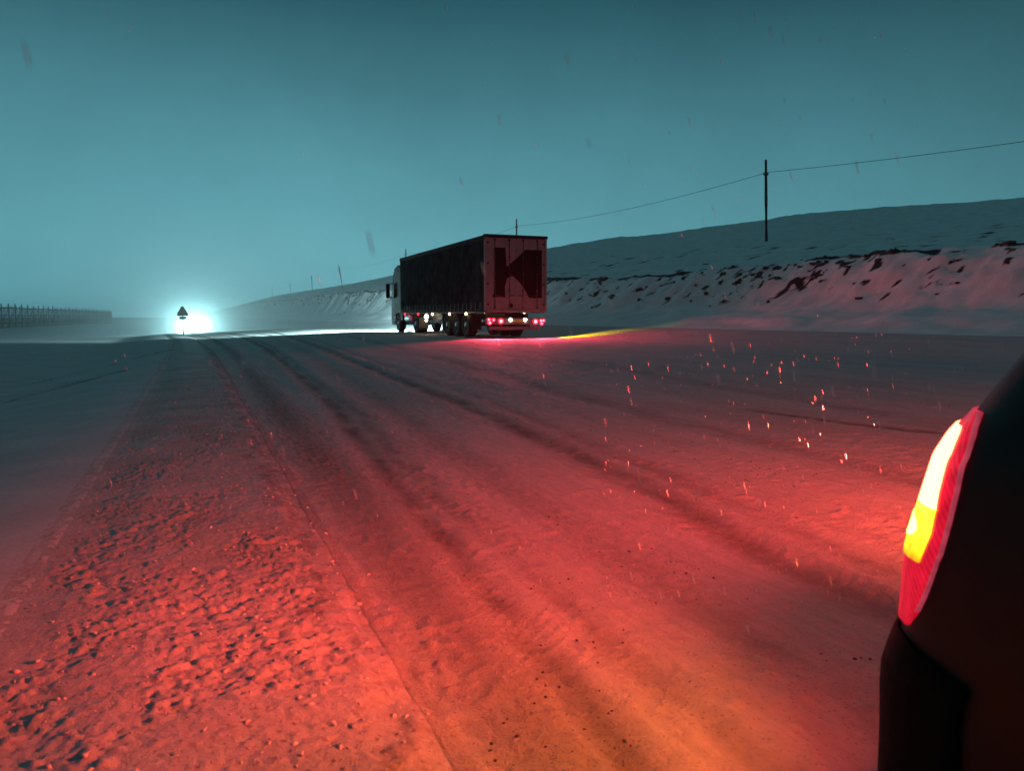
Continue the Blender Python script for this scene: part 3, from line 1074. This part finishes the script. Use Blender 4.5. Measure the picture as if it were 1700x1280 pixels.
PU = [(-18, 53, 6.5, 0, 'short utility pole on the right end of the cable'),
      (62.5, 53, 8.0, -2.2, 'tallest dark utility pole standing on the hillside under the cable'),
      (127, 53, 8.0, -.5, 'utility pole rising just behind the lorry trailer roof'),
      (204, 53, 8.0, 0, 'utility pole whose tip barely shows over the front of the trailer'),
      (287, 50.8, 8.4, -9, 'leaning utility pole on the ridge left of the lorry cab'),
      (372, 51.8, 8.4, -2, 'faded straight utility pole second left of the lorry cab'),
      (468, 52.8, 8.4, -2, 'small faded utility pole third left of the lorry cab'),
      (592, 53.8, 8.4, 0, 'faintest and farthest utility pole, near the low end of the ridge')]
att = [pole_at(*q) for q in PU]
cb = MB()
for a, b in zip(att, att[1:]):
    pts = []
    n = 28
    L_ = (b - a).length
    for i in range(n + 1):
        t = i / n
        p = a.lerp(b, t)
        p.z -= 4 * t * (1 - t) * (.014 * L_)
        pts.append(p)
    cb.tube(pts, .022 if a.y < 140 else .014, 6)
tag(cb.build('power_cable', M_WIRE), 'thin dark sagging cable strung between the hillside poles', 'cable')

# ------------------------------------------------------------------ snow fence on the left
def snow_fence():
    u0, u1, n = 95, 262, 40
    vA, vB = -27, -20.5
    pts = []
    for i in range(n + 1):
        t = i / n
        u = u0 + (u1 - u0) * t
        v0 = vA + (vB - vA) * t
        pts.append((u, v0))
    x, y = uv_xy(pts[0][0], pts[0][1] + float(shift(np.array(pts[0][0]))))
    base = Vector((x, y, height(*pts[0])))
    root = empty('snow_fence', base)
    tag(root, 'long grey slatted snow fence across the field at the left edge', 'fence')
    P3 = []
    for u, v0 in pts:
        x, y = uv_xy(u, v0 + float(shift(np.array(u))))
        P3.append(Vector((x, y, height(u, v0))) - base)
    for i, (a, b) in enumerate(zip(P3, P3[1:])):
        d = (b - a)
        L_ = d.length
        ang = math.atan2(d.y, d.x)
        s = MB()
        k = 7
        for j in range(k):
            c = a.lerp(b, (j + .5) / k)
            h = 3.5 + random.uniform(-.3, .25)
            s.box((c.x, c.y, c.z - .1 + h / 2), (L_ / k * random.uniform(.34, .52), .03, h), rz=ang, ry=R(random.uniform(-2, 2)))
        for z in (.8, 2.0, 3.2):
            c = a.lerp(b, .5)
            s.box((c.x, c.y, c.z + z), (L_, .05, .16), rz=ang, ry=-math.asin(d.z / L_))
        s.build('slat_panel', M_SLAT, root)
        p = MB().tube([a + Vector((0, 0, -.3)), a + Vector((0, 0, 3.8 + random.uniform(-.15, .15)))], .10, 6)
        q = Vector((math.cos(ang + math.pi / 2), math.sin(ang + math.pi / 2), 0))
        p.tube([a + q * 1.4 + Vector((0, 0, -.2)), a + Vector((0, 0, 3.2))], .06, 6)
        p.build('post', M_SLAT, root)


snow_fence()

# ------------------------------------------------------------------ triangular road sign and a low marker
def sign():
    u, v0 = 66.5, .62
    x, y = uv_xy(u, v0 + float(shift(np.array(u))))
    root = empty('road_sign', (x, y, height(u, v0)), TH * .6)
    tag(root, 'triangular warning sign on a post beside the dazzling headlights', 'road sign')
    MB().tube([(0, 0, -.3), (0, 0, 2.15)], .04, 10).build('post', M_SIGN, root, True)
    tri = []
    for k in range(3):
        c = Vector((math.sin(k * 2 * math.pi / 3), math.cos(k * 2 * math.pi / 3))) * .46
        for da in (-.08, .08):
            t = Vector((math.cos(k * 2 * math.pi / 3), -math.sin(k * 2 * math.pi / 3))) * da
            tri.append((c.x + t.x, 1.85 + c.y + t.y))
    MB().prism(tri, lambda q, z: (q, -.045, z), lambda q, z: (q, -.055, z)).build('sign_plate', M_SIGN, root)
    MB().box((0, -.03, 2.0), (.3, .03, .05)).box((0, -.03, 1.7), (.46, .03, .05)).build('bracket', M_SIGN, root)
    MB().box((0, -.05, 1.40), (.52, .012, .22)).build('sub_plate', M_SIGN, root, bevel=.02)


sign()
mx, my = uv_xy(62, -13)
mroot = empty('marker_post', (mx, my, height(62, -13 - float(shift(np.array(62.))))))
tag(mroot, 'small pale marker post alone in the snowy field', 'post')
MB().prism([(-.06, -.03), (.06, -.03), (.06, .03), (-.06, .03)], lambda x, y: (x, y, -.2), lambda x, y: (x, y, 1.0)).build('stake', M_POST, mroot, bevel=.01)
MB().box((0, -.034, .82), (.10, .008, .14)).build('reflector', M_STEEL, mroot)

# ------------------------------------------------------------------ loose stuff
def ico():
    bm = bmesh.new()
    bmesh.ops.create_icosphere(bm, subdivisions=1, radius=1)
    v = np.array([p.co[:] for p in bm.verts])
    f = [[q.index for q in p.verts] for p in bm.faces]
    bm.free()
    return v, np.array(f)


IV, IF = ico()


def scatter(name, pos, size, squash, m, rough=.35, lean=0.):
    """many small broken lumps as one mesh"""
    n = len(pos)
    nv = len(IV)
    base = IV[None] * (1 + rough * (rng.random((n, nv, 1)) * 2 - 1))
    base = base * squash
    a = rng.random(n) * 6.283
    c, s = np.cos(a), np.sin(a)
    x = base[..., 0] * c[:, None] - base[..., 1] * s[:, None]
    y = base[..., 0] * s[:, None] + base[..., 1] * c[:, None]
    x = x - lean * base[..., 2]
    base = np.stack([x, y, base[..., 2]], -1) * size[:, None, None] + pos[:, None, :]
    f = (IF[None] + (np.arange(n) * nv)[:, None, None]).reshape(-1, 3)
    me = bpy.data.meshes.new(name)
    me.vertices.add(n * nv)
    me.vertices.foreach_set('co', base.astype(np.float32).ravel())
    me.loops.add(f.size)
    me.loops.foreach_set('vertex_index', f.ravel().astype(np.int32))
    me.polygons.add(len(f))
    me.polygons.foreach_set('loop_start', np.arange(0, f.size, 3, dtype=np.int32))
    me.polygons.foreach_set('loop_total', np.full(len(f), 3, np.int32))
    me.update()
    me.validate()
    me.materials.append(m)
    o = bpy.data.objects.new(name, me)
    col.objects.link(o)
    o['kind'] = 'stuff'
    return o


def on_ground(u, v):
    z, d = terrain(u, v)
    vw = v + shift(u)
    return np.stack([u * UX + vw * VX, u * UY + vw * VY, z], -1), d


# ice crumbs on the verge
n = 3800
u = 1.6 + 15 * rng.random(n) ** 1.8
v = -.82 + 1.5 * rng.random(n) ** .9 + .25 * rng.random(n) ** 4
p, _ = on_ground(u, v)
sz = .0025 + .010 * rng.random(n) ** 7
p[:, 2] += sz * .2
tag(scatter('ice_rubble', p, sz, (1.2, .8, .6), M_ICE, rough=.7), 'dirty frozen snow crumbs strewn over the rough verge', 'ice rubble', kind='stuff')
# dark grit on the road
n = 20000
u = 1.6 + 16 * rng.random(n) ** 1.7
v = .75 + 7.5 * rng.random(n) ** 1.15
keep = fbm(u / 1.6, v / .45, 4, 91, .6) > .02 + .25 * rng.random(n)
u, v = u[keep], v[keep]
p, _ = on_ground(u, v)
sz = .0016 + .0075 * rng.random(len(u)) ** 7
p[:, 2] += sz * .25
tag(scatter('grit', p, sz, (1, .75, .6), M_STONE), 'dark grit scattered over the packed snow of the road', 'grit', kind='stuff')
# earth clods along the cut
n = 2200
u = 6 + 110 * rng.random(n) ** 1.3
v = 21.4 + 3.4 * rng.random(n)
p, d = on_ground(u, v)
keep = (d > .35) | (rng.random(n) < .035)
p, d = p[keep], d[keep]
sz = .05 + .16 * rng.random(len(p)) ** 3
tag(scatter('earth_clods', p, sz, (1.2, .8, .7), M_CLOD), 'dark frozen earth clods showing through the snow of the road cut', 'earth clods', kind='stuff')

# falling snow in front of the viewer
n = 800
d = 1.2 + 7 * rng.random(n) ** 1.3
ax = np.where(rng.random(n) < .65, .12 + .40 * rng.random(n), -.6 + 1.25 * rng.random(n))
az = np.where(rng.random(n) < .25, -.1 + .5 * rng.random(n), -.38 + .36 * rng.random(n))
pos = np.stack([ax * d, d, CAM_H + az * d], -1)
pu, pv = xy_uv(pos[:, 0], pos[:, 1])
zz, _ = terrain(pu, pv)
ok = (pos[:, 2] > zz + .05) & ~((pv > 1.55) & (pu < 1.6))
pos = pos[ok]
sz = .0008 + .0020 * rng.random(len(pos)) ** 2.5
nb = 16
d = .5 + .7 * rng.random(nb)
near_p = np.stack([(-.62 + 1.1 * rng.random(nb)) * d, d, CAM_H + (-.42 + .75 * rng.random(nb)) * d], -1)
pos = np.concatenate([pos, near_p])
sz = np.concatenate([sz, .0009 + .0012 * rng.random(nb)])
fl = scatter('falling_snow', pos, sz, (.42, .42, 5.5), M_FLAKE, rough=.12, lean=.22)
tag(fl, 'snowflakes driven by the wind through the red light', 'falling snow', kind='stuff')

# ------------------------------------------------------------------ blowing snow haze
def haze():
    mb = MB()
    mb.box((0, FAR * .5 - 100, 14.5), (2 * FAR + 1800, FAR + 2200, 41))
    m = bpy.data.materials.new('snow_haze')
    m.use_nodes = True
    nt = m.node_tree
    nt.nodes.clear()
    out = nt.nodes.new('ShaderNodeOutputMaterial')
    v = nt.nodes.new('ShaderNodeVolumePrincipled')
    v.inputs['Color'].default_value = (.92, .97, 1, 1)
    v.inputs['Density'].default_value = .00026
    v.inputs['Anisotropy'].default_value = .1
    nt.links.new(v.outputs[0], out.inputs['Volume'])
    o = mb.build('haze', m)
    o['kind'] = 'stuff'
    tag(o, 'thin haze of blowing snow over the whole road', 'haze', kind='stuff')


haze()


def glare_volume():
    """volume added round the oncoming car to carry its headlight glare: dense at its heart, thinning to nothing"""
    bm = bmesh.new()
    bmesh.ops.create_icosphere(bm, subdivisions=3, radius=1)
    me = bpy.data.meshes.new('headlight_glare')
    bm.to_mesh(me)
    bm.free()
    m = bpy.data.materials.new('glare_medium')
    m.use_nodes = True
    nt = m.node_tree
    nt.nodes.clear()
    out = nt.nodes.new('ShaderNodeOutputMaterial')
    v = nt.nodes.new('ShaderNodeVolumePrincipled')
    v.inputs['Color'].default_value = (.9, .98, 1, 1)
    v.inputs['Anisotropy'].default_value = .2
    tc = nt.nodes.new('ShaderNodeTexCoord')
    ln = nt.nodes.new('ShaderNodeVectorMath')
    ln.operation = 'LENGTH'
    nt.links.new(tc.outputs['Object'], ln.inputs[0])

    def mth(op, a, b):
        n = nt.nodes.new('ShaderNodeMath')
        n.operation = op
        n.use_clamp = op == 'SUBTRACT'
        for i, q in enumerate((a, b)):
            if isinstance(q, (int, float)):
                n.inputs[i].default_value = q
            else:
                nt.links.new(q, n.inputs[i])
        return n.outputs[0]
    inv = mth('SUBTRACT', 1.0, ln.outputs['Value'])
    f = mth('ADD', mth('MULTIPLY', mth('POWER', inv, 9.0), GLARE_DENSITY), mth('MULTIPLY', mth('POWER', inv, 1.6), GLARE_DENSITY * .3))
    nt.links.new(f, v.inputs['Density'])
    nt.links.new(v.outputs[0], out.inputs['Volume'])
    me.materials.append(m)
    o = bpy.data.objects.new('headlight_glare', me)
    col.objects.link(o)
    x, y = uv_xy(OC_U - 4.6, ou)
    o.location = (x, y, height(OC_U, OC_V) + .9)
    o.scale = (24, 24, 15)
    tag(o, 'added glare volume glowing round the oncoming headlights', 'snow cloud', kind='stuff')


GLARE_DENSITY = .13  # density of the added volume that makes the headlight halo
glare_volume()
